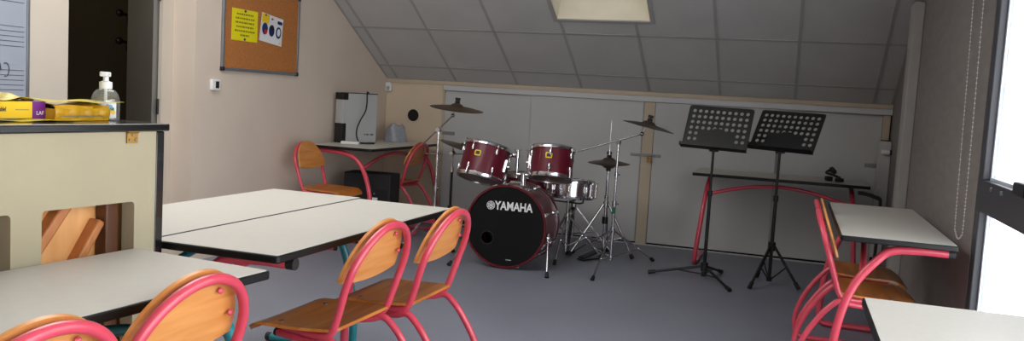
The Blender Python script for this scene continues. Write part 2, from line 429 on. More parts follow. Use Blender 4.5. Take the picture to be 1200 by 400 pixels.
# ------------------------------------------------------------------ school tables
def make_table(label, tube, loc, rz, L=1.32, DD=.47, H=.72, cr=.014, inset=.05, splay=.03, armH=0, amp=.095):
    """user side at u = x = 0, depth towards +x, length along +y"""
    t = thing('school_table', label, 'table', loc, rz, 'school tables')
    MB().prism(rrect(0, 0, DD, L, cr), H - .024, H - .001).build('edge_band', M_edge, t, bevel=.004)
    MB().prism(rrect(.006, .006, DD - .006, L - .006, cr * .7), H - .002, H).build('tabletop', M_lam, t)
    h = H - .041
    leg = [(DD - .03, h), (DD - .14, h), (DD * .46, h - .012), (.15, h - .06), (.075, h - .165), (.03, h - .30), (.008, h - .45), (.002, h - .58), (.012, .035), (.05, .02), (.15, .019), (DD - .03, .019)]
    for e in (0, 1):
        P = []
        for u, z in leg:
            k = splay + (inset - splay) * max(0, min(1, z / h)); P.append((u, (L - k) if e else k, z))
        g = MB().tube(fit(P, 6), .018, 14).build('leg', tube, t)
        yb = (L - splay) if e else splay; yt = (L - inset) if e else inset
        MB().cyl((DD - .035, yb, .019), (DD - .012, yb, .019), .0195).build('foot_cap', M_rub, g)
        MB().cyl((DD - .030, yt, h), (DD - .004, yt, h), .0188).build('tube_cap', M_rub, g)
    A = []
    ua, za = .10, h - .125
    for i in range(25):
        s = i / 24; y = inset + (L - 2 * inset) * s
        A.append((ua + .035 * math.sin(PI * s), y, za + amp * math.sin(PI * s)))
    MB().tube(A, .014, 12).build('stretcher', tube, t)
    return t
make_table('white topped table with teal frame in front of the cream piano back', M_teal, (2.452, -5.493, 0), PI - R(5), L=1.33, DD=.486)
make_table('white topped table butting the piano end, left half of the joined pair', M_teal, (1.899, -3.965, 0), PI, L=1.31, DD=.47)
make_table('white topped red framed table with two chairs, right half of the joined pair', M_red, (1.903, -5.324, 0), 0, L=1.315, DD=.457, inset=.10, splay=.08)
make_table('table with red frame holding the silver computer tower in the rear left corner', M_red, (.645, -.14, 0), PI, L=1.35, DD=.575, H=.75, cr=.05)
make_table('long narrow table with red arched frame against the rear cupboard doors', M_red, (4.29, -.765, 0), PI / 2, L=1.275, DD=.60, inset=.115, splay=.06)
make_table('beige topped table with two chairs pushed in along the right wall', M_red, (3.95, -3.625, 0), 0, L=1.41, DD=.447, inset=.045, splay=.03)
make_table('beige topped table in the bottom right corner under the bright window', M_red, (3.945, -6.2, 0), 0, L=1.30, DD=.45)

# ------------------------------------------------------------------ school chairs
def make_chair(label, loc, rz):
    """faces +y, base of the backrest hoop at the origin"""
    t = thing('school_chair', label, 'chair', loc, rz, 'school chairs')
    lean = lambda z: -.33 * max(0, z - .45)
    def seatf(u, v):
        s = 2 * u - 1; y = -.012 + .350 * v
        w = .188 + .008 * math.sin(PI * min(1, v * 1.1))
        if v > .86: w -= .045 * ((v - .86) / .14) ** 2.2
        if v < .06: w -= .02 * (1 - v / .06) ** 2
        z = .440 - .010 * (1 - s * s) * math.sin(PI * min(1, v * 1.05)) + .012 * (1 - v) ** 3
        if v > .74: z -= .040 * ((v - .74) / .26) ** 2
        return (s * w, y, z)
    st = MB().sheet(seatf, 20, 26, .010).build('seat', M_ply, t)
    for x in (-.135, .135):
        for y in (.05, .22):
            MB().lathe([(.009, -.002), (.009, .001), (.004, .003), (1e-5, .003)], 12, T((x, y, .4375))).build('screw', M_steel, st)
    hoop = []
    for sx in (-1, 1):
        side = [(sx * .115, .25, .4168), (sx * .150, .14, .4168), (sx * .172, .05, .418), (sx * .178, .006, .437), (sx * .182, lean(.50) - .002, .50), (sx * .187, lean(.56), .56)]
        hoop.append(side)
    arch = [(.189 * math.cos(a), lean(.60 + .172 * math.sin(a)), .60 + .172 * math.sin(a)) for a in [PI * (1 - i / 12) for i in range(13)]]
    hp = hoop[0] + arch + hoop[1][::-1]
    MB().tube(fit(hp, 4), .0128, 14).build('backrest_frame', M_red, t)
    def backf(u, v):
        s = -math.cos(PI * u) * .998; x = .190 * s
        zt = .603 + .186 * math.sqrt(max(0, 1 - s * s)); zb = .583 + .016 * s * s
        z = zb + (zt - zb) * v
        return (x, lean(z) + .0235 + .005 * s * s, z)
    bk = MB().sheet(backf, 28, 12, .009).build('backrest', M_plyB, t)
    for a in (.42, 1.05, PI - 1.05, PI - .42):
        x, z = .160 * math.cos(a), .60 + .148 * math.sin(a)
        m = MB(); m.lathe([(.008, 0), (.008, .003), (.005, .006), (1e-5, .0065)], 12, T((x, lean(z) + .017, z)) @ RX(PI / 2)); m.build('screw', M_red, bk)
    for sx in (-1, 1):
        x = sx * .168
        P = [(x * .72, .24, .391), (x * .9, .12, .391), (x * 1.01, .055, .397), (x * 1.05, .008, .408), (x * 1.07, -.034, .375), (x * 1.08, -.076, .32), (x * 1.09, -.118, .25), (x * 1.10, -.148, .175), (x * 1.10, -.160, .10), (x * 1.10, -.147, .04), (x * 1.10, -.10, .0145), (x * 1.09, .05, .0145), (x * 1.06, .29, .0145)]
        g = MB().tube(fit(P, 5), .0128, 14).build('leg', M_red, t)
        MB().cyl((x * 1.06, .285, .0146), (x * 1.06, .305, .0146), .0146).build('foot_cap', M_rub, g)
        MB().cyl((x * .72 * .99, .236, .391), (x * .70, .252, .391), .0136).build('tube_cap', M_rub, g)
    MB().cyl((-.145, .14, .391), (.145, .14, .391), .010).build('crossbar', M_red, t)
    return t
c0 = make_chair('bent plywood school chair nearest the drum kit, second along the joined tables', (2.462, -4.455, 0), PI / 2)
for loc, rz, lb in (
    ((2.405, -4.89, 0), R(89), 'bent plywood school chair in front of the joined tables, fully seen seat above teal foot'),
    ((2.430, -5.855, 0), R(89), 'pink framed plywood chair at the corner of the table before the piano, mostly its backrest'),
    ((2.457, -6.295, 0), R(88), 'plywood chair top cropped at the bottom left corner of the photo'),
    ((.262, -1.675, 0), R(-88), 'plywood chair with its back to the left wall beside the computer table'),
    ((.635, -.74, 0), R(91), 'plywood chair seen from behind at the rear left table beside the black amplifier'),
    ((3.972, -3.285, 0), R(-90), 'nearer of the two chairs pushed under the right wall table'),
    ((3.975, -2.79, 0), R(-90), 'farther of the two chairs pushed under the right wall table')):
    dup(c0, loc, rz, lb)

# ------------------------------------------------------------------ upright piano seen from behind
XP, YP, YQ = 1.958, -5.335, -6.78
pn = thing('upright_piano', 'upright piano turned around showing its cream back with wooden ribs in cutouts', 'piano', (1.965 + math.sin(R(-5)) * (YP - YQ) / 2, -5.335 - math.cos(R(5)) * (YP - YQ) / 2, 0), R(-5))
hy = (YP - YQ) / 2
yl = lambda y: y - (YP + YQ) / 2
MB().prism(rrect(-.57, -hy - .012, .012, hy + .012, .012), 1.053, 1.075).build('lid', M_pblk, pn, bevel=.004)
for s in (-1, 1):
    MB().box((-.55, s * hy, 0), (.0, s * (hy - .03), 1.052)).build('side_panel', M_pblk, pn, bevel=.003)
pc = MB()
ops = [(-5.735, -5.44), (-6.12, -5.82), (-6.66, -6.235)]
za, zb = .22, .852
yy = YP - .03
for a, b in ops:
    pc.box((-.05, yl(yy), za), (-.002, yl(b), zb)); yy = a
pc.box((-.05, yl(yy), za), (-.002, yl(YQ + .03), zb))
pc.box((-.05, yl(YQ + .03), zb), (-.002, yl(YP - .03), 1.052)); pc.box((-.05, yl(YQ + .03), .03), (-.002, yl(YP - .03), za))
for a, b in ops:       # rounded corners of the cutouts
    for yc, sg in ((a, 1), (b, -1)):
        P = [(yl(yc), zb)] + [(yl(yc) + sg * (.012 - .012 * math.sin(t)), zb - .012 + .012 * math.cos(t)) for t in [PI / 2 * i / 5 for i in range(6)]]
        pc.prism(P if sg < 0 else P[::-1], -.05, -.002, YZ)
pc.build('back_panel', M_pcream, pn)
MB().box((-.12, yl(YQ + .03), .05), (-.10, yl(YP - .03), 1.05)).build('soundboard', M_spruce, pn)
for y0, z0, y1, z1, w in ((-5.755, .66, -5.535, .94, .030), (-5.585, .66, -5.495, .795, .026), (-6.05, .60, -5.80, .92, .032), (-5.80, .24, -5.40, .60, .032), (-6.62, .3, -6.2, .8, .032), (-6.5, .6, -6.25, .9, .032)):
    a = Vector((0, yl(y0), z0)); b = Vector((0, yl(y1), z1)); d = (b - a)
    MB().box((-.014, -w / 2, 0), (.036, w / 2, d.length), T((-.098, a.y, a.z)) @ RX(-math.atan2(d.y, d.z))).build('rib', M_rib, pn, bevel=.006)
for a in (-5.49, -5.885, -6.29): MB().box((-.099, yl(a), .05), (-.055, yl(a + .044), 1.04)).build('post', M_ribd, pn, bevel=.004)
MB().box((-.55, yl(YQ + .03), .62), (-.13, yl(YP - .03), .74)).build('key_bed', M_pblk, pn, bevel=.004)
MB().box((-.70, yl(YQ), .60), (-.55, yl(YP), .70)).build('keyboard_shelf', M_pblk, pn, bevel=.006)
kb = MB()
for i in range(52): kb.box((-.69, -.66 + i * .0254, .70), (-.555, -.66 + i * .0254 + .0242, .712))
kb.build('keyboard', M_wplas, pn)
MB().box((-.53, yl(YQ + .03), .05), (-.50, yl(YP - .03), .60)).build('bottom_board', M_pblk, pn)
MB().box((-.55, yl(YQ + .03), .74), (-.52, yl(YP - .03), 1.05)).build('fall_board', M_pblk, pn)
hg = MB(); hg.box((.0, yl(-5.475), 1.02), (.004, yl(-5.438), 1.054)); hg.cyl((.004, yl(-5.475), 1.053), (.004, yl(-5.438), 1.053), .005)
hg.build('hinge', M_brass, pn)
for y, z in ((-5.467, 1.03), (-5.447, 1.03), (-5.457, 1.043)): MB().ball((.0045, yl(y), z), .0035, 8).build('screw', M_steel, pn)
# things on the piano lid
ZL = 1.0752
bt = thing('hand_sanitiser_bottle', 'clear pump bottle of hand gel standing on the piano lid', 'bottle', (1.785, -5.378, ZL))
MB().lathe([(1e-5, 0), (.035, 0), (.039, .004), (.0395, .05), (.0385, .062), (.034, .078), (.026, .088), (.015, .093), (.0145, .100)], 32).build('bottle_body', M_bott, bt)
MB().lathe([(.017, .092), (.018, .094), (.018, .112), (.012, .114), (.008, .116), (.0075, .134), (.011, .138), (.011, .142), (1e-5, .142)], 24).build('pump', M_wplas, bt)
ph = MB(); ph.prism(rrect(-.017, -.012, .032, .012, .007), .128, .142, RZ(R(-58)))
ph.build('pump_nozzle', M_wplas, bt, bevel=.003)
MB().cyl((0, 0, .006), (0, 0, .094), .0045).build('dip_tube', M_wplas, bt)
lb = MB(); seg = 14
vs = []; fs = []
for i in range(seg + 1):
    a = R(-75) + R(75) * i / seg
    for z in (.008, .055): vs.append((.0402 * math.cos(a), .0402 * math.sin(a), z))
for i in range(seg): fs.append((2 * i, 2 * i + 2, 2 * i + 3, 2 * i + 1))
lb.add(vs, fs)
lo = lb.build('paper_label', M_white, bt, label='white label with green yellow and blue splash')
for a, z, r_, m_ in ((-28, .040, .007, M_lblue), (-20, .034, .006, M_grn), (-16, .025, .007, M_yel), (-38, .043, .005, M_lblue)):
    MB().lathe([(1e-5, 0), (r_, 0), (r_, .0008), (1e-5, .0008)], 14, RZ(R(a)) @ T((.0404, 0, z)) @ RY(PI / 2)).build('splash_print', m_, lo)
def face_M(loc, rz): return T(loc) @ RZ(rz)
bx = thing('yellow_carton', 'flat bright yellow carton with purple end label on the piano lid', 'carton', (1.79, -5.79, ZL + .006), R(-1))
MB().box((-.10, -.24, 0), (.0, .19, .045)).build('carton_body', M_yel, bx, bevel=.002)
MB().box((-.101, .148, -.0005), (.0008, .1905, .0455)).build('end_label', M_purp, bx, bevel=.002, label='purple label with small pale lettering')
FX = T((.0016, 0, 0)) @ Matrix(((0, 0, 1, 0), (1, 0, 0, 0), (0, 1, 0, 0), (0, 0, 0, 1)))
text_mesh('lettering', 'LAF', .015, M_white, bx, FX @ T((.172, .014, 0)))
text_mesh('lettering', 'eaTable!', .017, M_ink, bx, FX @ T((.052, .024, -.001)), off=.0003, sx=.62)
pm = MB()
for i in range(9): pm.box((-.0002, .098 + i * .0046, .022), (.0006, .101 + i * .0046, .0235))
pm.build('small_print', M_ink, bx)
pk = thing('golden_packet', 'golden yellow sealed packet lying between the carton and the gel bottle', 'packet', (1.80, -5.505, ZL), R(2))
def pkf(u, v):
    x = -.11 + .14 * u; y = -.10 + .205 * v
    return (x, y + .004 * math.sin(9 * u), .044 + .005 * math.sin(7 * v + 2) - .010 * abs(2 * u - 1) ** 4 - .012 * max(0, v - .8) * 5 * .4)
vpk = MB().sheet(pkf, 16, 20, .001)
vpk.box((-.105, -.095, .001), (.028, .098, .034))
def pkside(u, v):
    return (.030 - .006 * abs(2 * v - 1) ** 2 + .003 * math.sin(23 * u), -.10 + .205 * u, .002 + .041 * v + .002 * math.sin(7 * u))
vpk.sheet(pkside, 20, 8, .001)
pko = vpk.build('packet_body', M_gold, pk)
MB().box((.0315, -.085, .013), (.0335, .075, .0155)).build('seal_strip', M_alu, pk)
def film(name, label, loc, rz, w, l, fz, cat='sheet'):
    o = MB().sheet(lambda u, v: (w * (u - .5), l * (v - .5), fz(u, v)), 22, 30, .0008).build(name, M_yfilm)
    o.location = loc; o.rotation_euler = (0, 0, rz); return tag(o, label, cat, 'loose yellow wrappers')
film('yellow_wrapper', 'crinkled yellow wrapper peaked on top of the carton end', (1.745, -5.69, ZL + .0535), R(14), .10, .20, lambda u, v: .028 * max(0, 1 - abs(v - .5) * 3.0) * (.4 + .6 * (1 - u)) + .002 * math.sin(14 * u + 9 * v))
film('yellow_wrapper', 'yellow wrapper lying flat across the golden packet towards the bottle', (1.775, -5.485, ZL + .0515), R(-6), .11, .25, lambda u, v: .004 + .0022 * math.sin(10 * v + 4 * u) - .002 * u)
film('yellow_wrapper', 'yellow wrapper slip sticking out underneath the carton front', (1.815, -5.68, ZL + .0018), R(-12), .07, .27, lambda u, v: .002 + .002 * math.sin(12 * v) + .012 * max(0, v - .72) * 2 * (u))

# ------------------------------------------------------------------ left wall items
pb = thing('pinboard', 'cork pinboard with grey frame hanging on the left wall', 'pinboard', (0, -2.04, 1.283))
MB().box((0, -.455, .005), (.012, .455, .59)).build('cork_sheet', M_cork, pb)
fr = MB()
fr.box((0, -.466, 0), (.02, .466, .022)); fr.box((0, -.466, .578), (.02, .466, .6)); fr.box((0, -.466, .022), (.02, -.444, .578)); fr.box((0, .444, .022), (.02, .466, .578))
fr.build('frame', M_alu, pb, bevel=.003)
for y in (-.455, .455):
    for z in (.011, .589): MB().box((-.0, y - .014, z - .014), (.0225, y + .014, z + .014)).build('corner_cap', M_blk, pb, bevel=.003)
nt_ = thing('yellow_notice', 'bright yellow printed notice pinned on the left of the corkboard', 'notice', (.0125, -2.262, 1.607))
XF = Matrix(((0, 0, 1, 0), (1, 0, 0, 0), (0, 1, 0, 0), (0, 0, 0, 1)))     # (y, z, x)
MB().box((-.148, -.109, 0), (.148, .109, .0015), XF).build('paper', M_ypap, nt_)
tx = MB()
for j, wd in enumerate((.19, .215, .215, .195, .23, .10)):
    x = -wd / 2
    while x < wd / 2:
        w_ = random.uniform(.012, .034); tx.box((x, .068 - j * .029, .0012), (min(x + w_, wd / 2), .080 - j * .029, .0022), XF); x += w_ + .006
tx.build('printed_lines', mat('olive_print', rgb(140, 130, 20), .6), nt_)
for z in (.098, -.098): MB().lathe([(.009, 0), (.009, .004), (.004, .008), (1e-5, .008)], 12, XF @ T((0, z, .001))).build('pin', M_blue, nt_)
lf = thing('white_leaflet', 'white health leaflet with three blue ovals pinned on the corkboard', 'leaflet', (.0125, -1.944, 1.607), 0)
LM = XF @ RZ(R(-6))
def lff(u, v): return ((u - .5) * .275, (v - .5) * .205, .002 + .012 * (u - .5) ** 2 * v + .006 * (1 - v) ** 2 * u)
MB().sheet(lff, 12, 12, .0008, LM).build('paper', M_white, lf)
MB().prism(rrect(-.13, .035, -.045, .098, .006), .004, .0062, LM).build('yellow_panel', M_yel, lf)
MB().prism(rrect(.065, .055, .125, .078, .004), .006, .0075, LM).build('blue_strip', M_blue, lf)
for i, x in enumerate((-.085, .0, .088)):
    o = MB().prism(ell(x, -.008, .034, .043), .0045, .0062, LM).build('blue_oval', M_blue, lf)
    if i == 0: MB().prism(ell(x + .01, -.028, .02, .018), .0062, .0068, LM).build('red_dot', M_redp, o)
    elif i == 1: MB().prism(ell(x + .002, .008, .022, .02), .0062, .0068, LM).build('face_print', M_blk, o)
    else: MB().prism(ell(x, -.006, .02, .028), .0062, .0068, LM).build('face_print', M_white, o)
MB().prism(ell(.115, -.088, .014, .012), .005, .0068, LM).build('yellow_dot', M_yel, lf)
MB().prism(ell(-.002, .078, .012, .007), .004, .0062, LM).build('crest_print', M_redp, lf)
MB().lathe([(.007, 0), (.007, .004), (.003, .008), (1e-5, .008)], 12, LM @ T((-.09, .09, .006))).build('pin', M_blue, lf)
th = thing('thermostat', 'small white thermostat with dark screen below the corkboard corner', 'thermostat', (0, -2.565, 1.145))
MB().prism(rrect(-.041, 0, .041, .073, .008), 0, .022, XF).build('housing', M_wplas, th, bevel=.003)
MB().prism(rrect(-.008, .014, .028, .060, .004), .0222, .0235, XF).build('screen', M_blk, th)
sn = thing('motion_sensor', 'small white motion sensor in the rear left corner under the ceiling', 'sensor', (.035, -.03, 1.205))
MB().prism(rrect(-.03, -.022, .03, .022, .014), 0, .085).build('housing', M_wplas, sn, bevel=.006)
MB().ball((.004, -.02, .03), .017, sc=(1, .6, 1.2)).build('lens', M_pil, sn)
# whiteboard with music staves in the recess
wb = thing('whiteboard', 'music whiteboard with printed staves at the left photo edge', 'whiteboard', (-.177, -4.6, .95))
MB().box((0, -.70, 0), (.010, .705, 1.1)).build('surface', M_board, wb)
f2 = MB(); f2.box((0, -.72, -.02), (.018, .725, 0)); f2.box((0, -.72, 1.1), (.018, .725, 1.12)); f2.box((0, .705, 0), (.018, .722, 1.1)); f2.box((0, -.72, 0), (.018, -.70, 1.1))
f2.build('frame', M_alu, wb, bevel=.003)
for gz in (1.557, 1.328, 1.100):
    s = MB()
    for k in range(5): s.box((.0095, -.69, gz + k * .0257 - .95 - .0014), (.0112, .69, gz + k * .0257 - .95 + .0014))
    s.build('stave', M_ink, wb)
tc_ = [(.0125, -4.02 + 4.6 + .02 * math.cos(a), 1.205 - .95 + .035 * math.sin(a)) for a in [R(120) - R(230) * i / 14 for i in range(15)]]
mk = MB().tube(tc_, .0022, 6); mk.tube([(.0125, .545, .25), (.0125, .548, .285), (.0125, .552, .25)], .0022, 6)
mk.build('marker_scribble', M_ink, wb)

# ------------------------------------------------------------------ rear left corner
pc_ = thing('computer_tower', 'silver and black computer tower standing on the rear left table', 'computer', (.172, -.90, .7502), R(-24))
MB().box((-.055, -.16, .004), (.045, .19, .418)).build('side_panel', M_sil, pc_, bevel=.003)
MB().box((-.055, -.172, .004), (.047, -.155, .418)).build('front_panel', M_sil, pc_, bevel=.004)
MB().box((-.057, -.176, .362), (.05, -.12, .421)).build('front_cap', M_blk, pc_, bevel=.004)
MB().box((-.057, -.176, .0), (.05, -.135, .165)).build('front_base', M_blk, pc_, bevel=.004)
MB().box((-.056, -.12, .4175), (.046, .195, .424)).build('top_trim', M_blk, pc_, bevel=.002)
MB().box((-.056, .0, .0), (.044, .19, .03)).build('rear_foot', M_blk, pc_, bevel=.003)
lg = MB()
for i, w_ in enumerate((.012, .018, .008, .02, .012)): lg.box((.0452, .06 + i * .022, .066), (.0462, .06 + i * .022 + w_, .078))
lg.build('logo_print', M_ink, pc_)
cb = MB().tube(fit([(0.237, -.80, 1.172), (0.252, -.86, 1.186), (0.282, -.92, 1.165), (0.299, -.95, 1.09), (0.289, -.955, 1.02), (0.267, -.99, .95), (0.252, -1.02, .87), (0.262, -1.03, .80), (0.297, -1.02, .757), (0.387, -.95, .757)], 7), .006, 8).build('black_cable', M_rub)
tag(cb, 'black cable looping down over the side of the computer tower', 'cable')
ad = MB().prism(rrect(-.075, -.03, .075, .03, .012), 0, .022).build('white_adapter', M_wplas, bevel=.004)
ad.location = (.25, -1.12, .7502); ad.rotation_euler = (0, 0, R(20)); tag(ad, 'low white adapter lying beside the computer tower foot', 'adapter')
bg = MB()
def bagf(u, v):
    a = 2 * PI * u; w = 1 - .25 * v + .06 * math.sin(5 * a + 3 * v)
    top = .155 + .012 * math.sin(3 * a)
    return (.10 * w * math.cos(a) * (1 - .35 * max(0, v - .8) / .2), .12 * w * math.sin(a) * (1 - .35 * max(0, v - .8) / .2), .002 + top * v)
bg.sheet(bagf, 32, 10, .001)
bg = bg.build('plastic_bag', M_bag); bg.location = (.29, -.36, .7502)
tag(bg, 'crumpled translucent plastic bag on the far end of the rear left table', 'bag')
bb = MB().box((-.06, -.05, 0), (.05, .04, .10)).build('blue_box', mat('dark_blue_card', rgb(44, 54, 72), .6), bevel=.003); bb.location = (.28, -.355, .757)
tag(bb, 'small dark blue box wrapped in the translucent bag', 'box')
am = thing('amplifier', 'black box amplifier standing on the floor under the rear left table', 'amplifier', (.455, -1.10, 0), R(4))
MB().box((-.205, -.10, .012), (.205, .11, .53)).build('cabinet', M_amp, am, bevel=.008)
MB().box((-.185, -.103, .04), (.185, -.099, .40)).build('grille', M_blkm, am)
for x in (-.17, .17):
    for y in (-.07, .08): MB().cyl((x, y, 0), (x, y, .013), .016).build('foot', M_rub, am)
pl = MB(); pl.box((.04, -.107, .30), (.10, -.102, .335)); pl.build('badge', M_white, am)
MB().box((.065, -.107, .36), (.075, -.102, .375)).build('indicator', M_alu, am)

# ------------------------------------------------------------------ drum kit
def ring(R0, R1, z0, z1): return [(R1, z0), (R1, z1), (R0, z1), (R0, z0)]
def drum(name, label, cat, Rd, dep, M, shell, hoopm, topm, botm, lugs=6, hw=.012, hh=.028, a0=0, grp='drums of the kit'):
    t = thing(name, label, cat, M=M, group=grp)
    MB().lathe([(Rd, -dep / 2), (Rd, dep / 2), (Rd - .007, dep / 2), (Rd - .007, -dep / 2)], 48, close=True).build('shell', shell, t)
    for s, hm in ((1, topm), (-1, botm)):
        z = s * dep / 2
        h = MB().lathe([(Rd - .002, z - s * .012), (Rd + hw, z - s * .016), (Rd + hw, z + s * .002), (Rd + hw * .6, z + s * (hh - .016)), (Rd - .002, z + s * (hh - .018)), (Rd - .003, z - s * .004)], 48, close=True).build('hoop', hoopm, t)
        MB().lathe([(1e-5, 0), (Rd - .003, 0), (Rd - .003, s * .002), (1e-5, s * .002)] if s > 0 else [(1e-5, -.002), (Rd - .003, -.002), (Rd - .003, 0), (1e-5, 0)], 48, T((0, 0, z + s * .002))).build('drum_head', hm, t)
    for k in range(lugs):
        a = a0 + 2 * PI * k / lugs
        for s in (1, -1):
            l = MB(); Q = RZ(a) @ T((Rd, 0, s * (dep / 2 - .055)))
            l.lathe([(1e-5, -.022), (.009, -.018), (.011, 0), (.009, .018), (1e-5, .022)], 10, Q @ T((.010, 0, 0)))
            l.cyl((.012, 0, 0), (.016, 0, s * .056), .0035, seg=8, M=Q)
            l.box((.0, -.007, -.008), (.014, .007, .008), Q)
            l.build('lug', M_chr, t)
    return t
# bass drum: axis (local z) points out of the front head
nB = Vector((.045, -.995, .03)).normalized()
cB = Vector((1.856, -1.755, .302))
def frame(n, c, upv=(0, 0, 1)):
    z = Vector(n).normalized(); x = Vector(upv).cross(z).normalized(); y = z.cross(x)
    m = Matrix((x, y, z)).transposed().to_4x4(); m.translation = c; return m
BM = frame(nB, cB)
bd = thing('bass_drum', 'wine red bass drum with black lettered front head', 'drum', M=BM, group='drums of the kit')
RB, DB = .279, .42
MB().lathe([(RB, -DB), (RB, -.02), (RB - .008, -.02), (RB - .008, -DB)], 64, close=True).build('shell', M_wine, bd)
for z0, z1 in ((-.036, .006), (-DB - .026, -DB + .016)):
    h = MB().lathe([(RB + .002, z0), (RB + .016, z0 + .001), (RB + .018, z1 - .003), (RB + .015, z1), (RB + .003, z1), (RB - .001, z0 + .02)], 64, close=True).build('hoop', M_hoop, bd)
MB().lathe([(RB + .003, -DB + .017), (RB + .011, -DB + .017), (RB + .011, -DB + .026), (RB + .003, -DB + .026)], 64, close=True).build('hoop_trim', M_chr, bd)
# front head with sound hole at lower left
HX, HY, HR = -.132, -.090, .046
vs = []; fs = []; n = 48
hd = MB()
for rr in range(9):
    for k in range(n):
        a = 2 * PI * k / n; t = rr / 8
        p = Vector((HX + HR * math.cos(a), HY + HR * math.sin(a))); q = Vector(((RB + .002) * math.cos(a), (RB + .002) * math.sin(a)))
        w = p.lerp(q, t); vs.append((w.x, w.y, -.006))
for rr in range(8):
    for k in range(n): fs.append((rr * n + k, rr * n + (k + 1) % n, (rr + 1) * n + (k + 1) % n, (rr + 1) * n + k))
hd.add(vs, fs); ho = hd.build('front_head', M_head, bd)
MB().lathe([(HR - .004, -.008), (HR + .003, -.006), (HR + .003, -.004), (HR - .004, -.004)], 32, T((HX, HY, 0)), close=True).build('hole_ring', M_blk, ho)
MB().lathe([(1e-5, 0), (RB - .003, 0), (RB - .003, .002), (1e-5, .002)], 48, T((0, 0, -DB + .0))).build('rear_head', M_white, bd)
wt = text_mesh('lettering', 'YAMAHA', .083, M_white, ho, T((.050, .142, -.0054)), off=.0022, sx=.80)
em = MB(); em.lathe([(.026, 0), (.030, 0), (.030, .0008), (.026, .0008)], 32, close=True); em.lathe([(1e-5, 0), (.0045, 0), (.0045, .0008), (1e-5, .0008)], 16)
em.lathe([(.016, 0), (.020, 0), (.020, .0008), (.016, .0008)], 32, close=True)
for k in range(6): em.box((-.0026, .004, 0), (.0026, .027, .0008), RZ(PI / 3 * k)); 
em.build('emblem', M_white, ho, M=T((-.118, .142, -.0056)))
sm = MB()
for i in range(7): sm.box((-.02 + i * .006, -.002, 0), (-.0155 + i * .006, .002, .0006))
sm.build('small_print', M_white, ho, M=T((.035, -.235, -.0056)))
for k in range(8):
    a = R(20) + 2 * PI * k / 8
    for z, s in ((-.03, 1), (-DB + .01, -1)):
        Q = RZ(a) @ T((RB, 0, z)); l = MB()
        l.box((.006, -.012, -.008 if s < 0 else -.022), (.026, .012, .022 if s < 0 else .012), Q); l.cyl((.018, 0, 0), (.014, 0, -s * .085), .004, seg=8, M=Q)
        l.build('claw', M_chr, bd)
    Q = RZ(a) @ T((RB, 0, -DB / 2)); l = MB()
    for zz in (-.10, .10): l.lathe([(1e-5, -.03), (.009, -.025), (.012, 0), (.009, .025), (1e-5, .03)], 10, Q @ T((.010, 0, zz)))
    l.cyl((.004, 0, -.12), (.004, 0, .12), .004, seg=8, M=Q); l.build('lug', M_chr, bd)
IB = BM.inverted()
for foot, top in (((2.215, -1.88, .012), (2.165, -1.72, .245)), ((1.495, -1.88, .012), (1.575, -1.66, .20))):
    f_, t_ = IB @ Vector(foot), IB @ Vector(top)
    sp = MB(); sp.cyl(t_, f_, .0065, seg=12); sp.ball(t_, .02); d_ = (t_ - f_).normalized()
    sp.cyl(t_ - d_ * .03, t_ + d_ * .03, .014)
    so = sp.build('spur', M_chr, bd)
    MB().cyl(f_ + d_ * .03, f_ - d_ * .008, .012, .015).build('rubber_foot', M_rub, so)
# tom mount on top of the bass drum: base plate, two posts with arms
mt = MB(); c_ = Vector((1.885, -1.50, 0))
L = lambda p: IB @ Vector(p)
mt.box((-.04, RB - .004, -.30), (.04, RB + .02, -.20)); mt.cyl(L((1.885, -1.50, .58)), L((1.885, -1.50, .665)), .024)
mt.cyl(L((1.84, -1.50, .655)), L((1.935, -1.50, .655)), .017); mt.box((-.05, RB + .015, -.27), (.05, RB + .03, -.23))
mo = mt.build('tom_mount', M_chr, bd)
for x, dx in ((1.835, -.055), (1.925, .055)):
    m = MB(); m.cyl(L((x, -1.50, .63)), L((x, -1.50, .835)), .0105); m.cyl(L((x, -1.50, .70)), L((x, -1.50, .735)), .015); m.cyl(L((x, -1.50, .775)), L((x, -1.50, .82)), .017)
    m.cyl(L((x, -1.50, .80)), L((x + dx, -1.50, .785)), .0105); m.ball(L((x + dx * .5, -1.50, .795)), .02); m.cyl(L((x - .02, -1.52, .835)), L((x + .02, -1.48, .835)), .004)
    m.build('post', M_chr, mo)
def badge(t, Rd, a, z, mirror=1):
    b = MB(); b.prism(rpoly([(-.022, -.02), (.022, -.02), (.026, .012), (.02, .022), (-.02, .022), (-.026, .012)], .006), 0, .004, RZ(a) @ T((Rd - .001, 0, z)) @ Matrix(((0, 0, 1, 0), (1, 0, 0, 0), (0, 1, 0, 0), (0, 0, 0, 1))))
    o = b.build('badge', M_yel, t, label='yellow maker badge')
    k = MB(); Q = RZ(a) @ T((Rd + .003, 0, z)) @ Matrix(((0, 0, 1, 0), (1, 0, 0, 0), (0, 1, 0, 0), (0, 0, 0, 1)))
    k.prism(rrect(-.016, -.011, .016, .014, .003), 0, .0008, Q); k.build('badge_print', M_blk, o)
def tom(label, c, Rd, dep, tilt_dir, a0, ab):
    M = frame(tilt_dir, c, upv=(0, 1, 0))
    t = drum('tom_tom', label, 'drum', Rd, dep, M, M_wine, M_chr, M_skin, M_skin, lugs=6, a0=a0)
    # badge faces the camera side: find the local angle that looks to -y
    d = M.to_3x3().inverted() @ Vector((ab, -1, 0)); a = math.atan2(d.y, d.x)
    badge(t, Rd, a, .03)
    return t, M
t1, M1 = tom('wine red tom on the left above the bass drum', Vector((1.580, -1.50, .718)), .168, .245, (.10, .32, .95), R(12), -.05)
t2, M2 = tom('wine red tom on the right above the bass drum', Vector((2.096, -1.50, .752)), .153, .212, (-.03, .27, .96), R(40), .10)
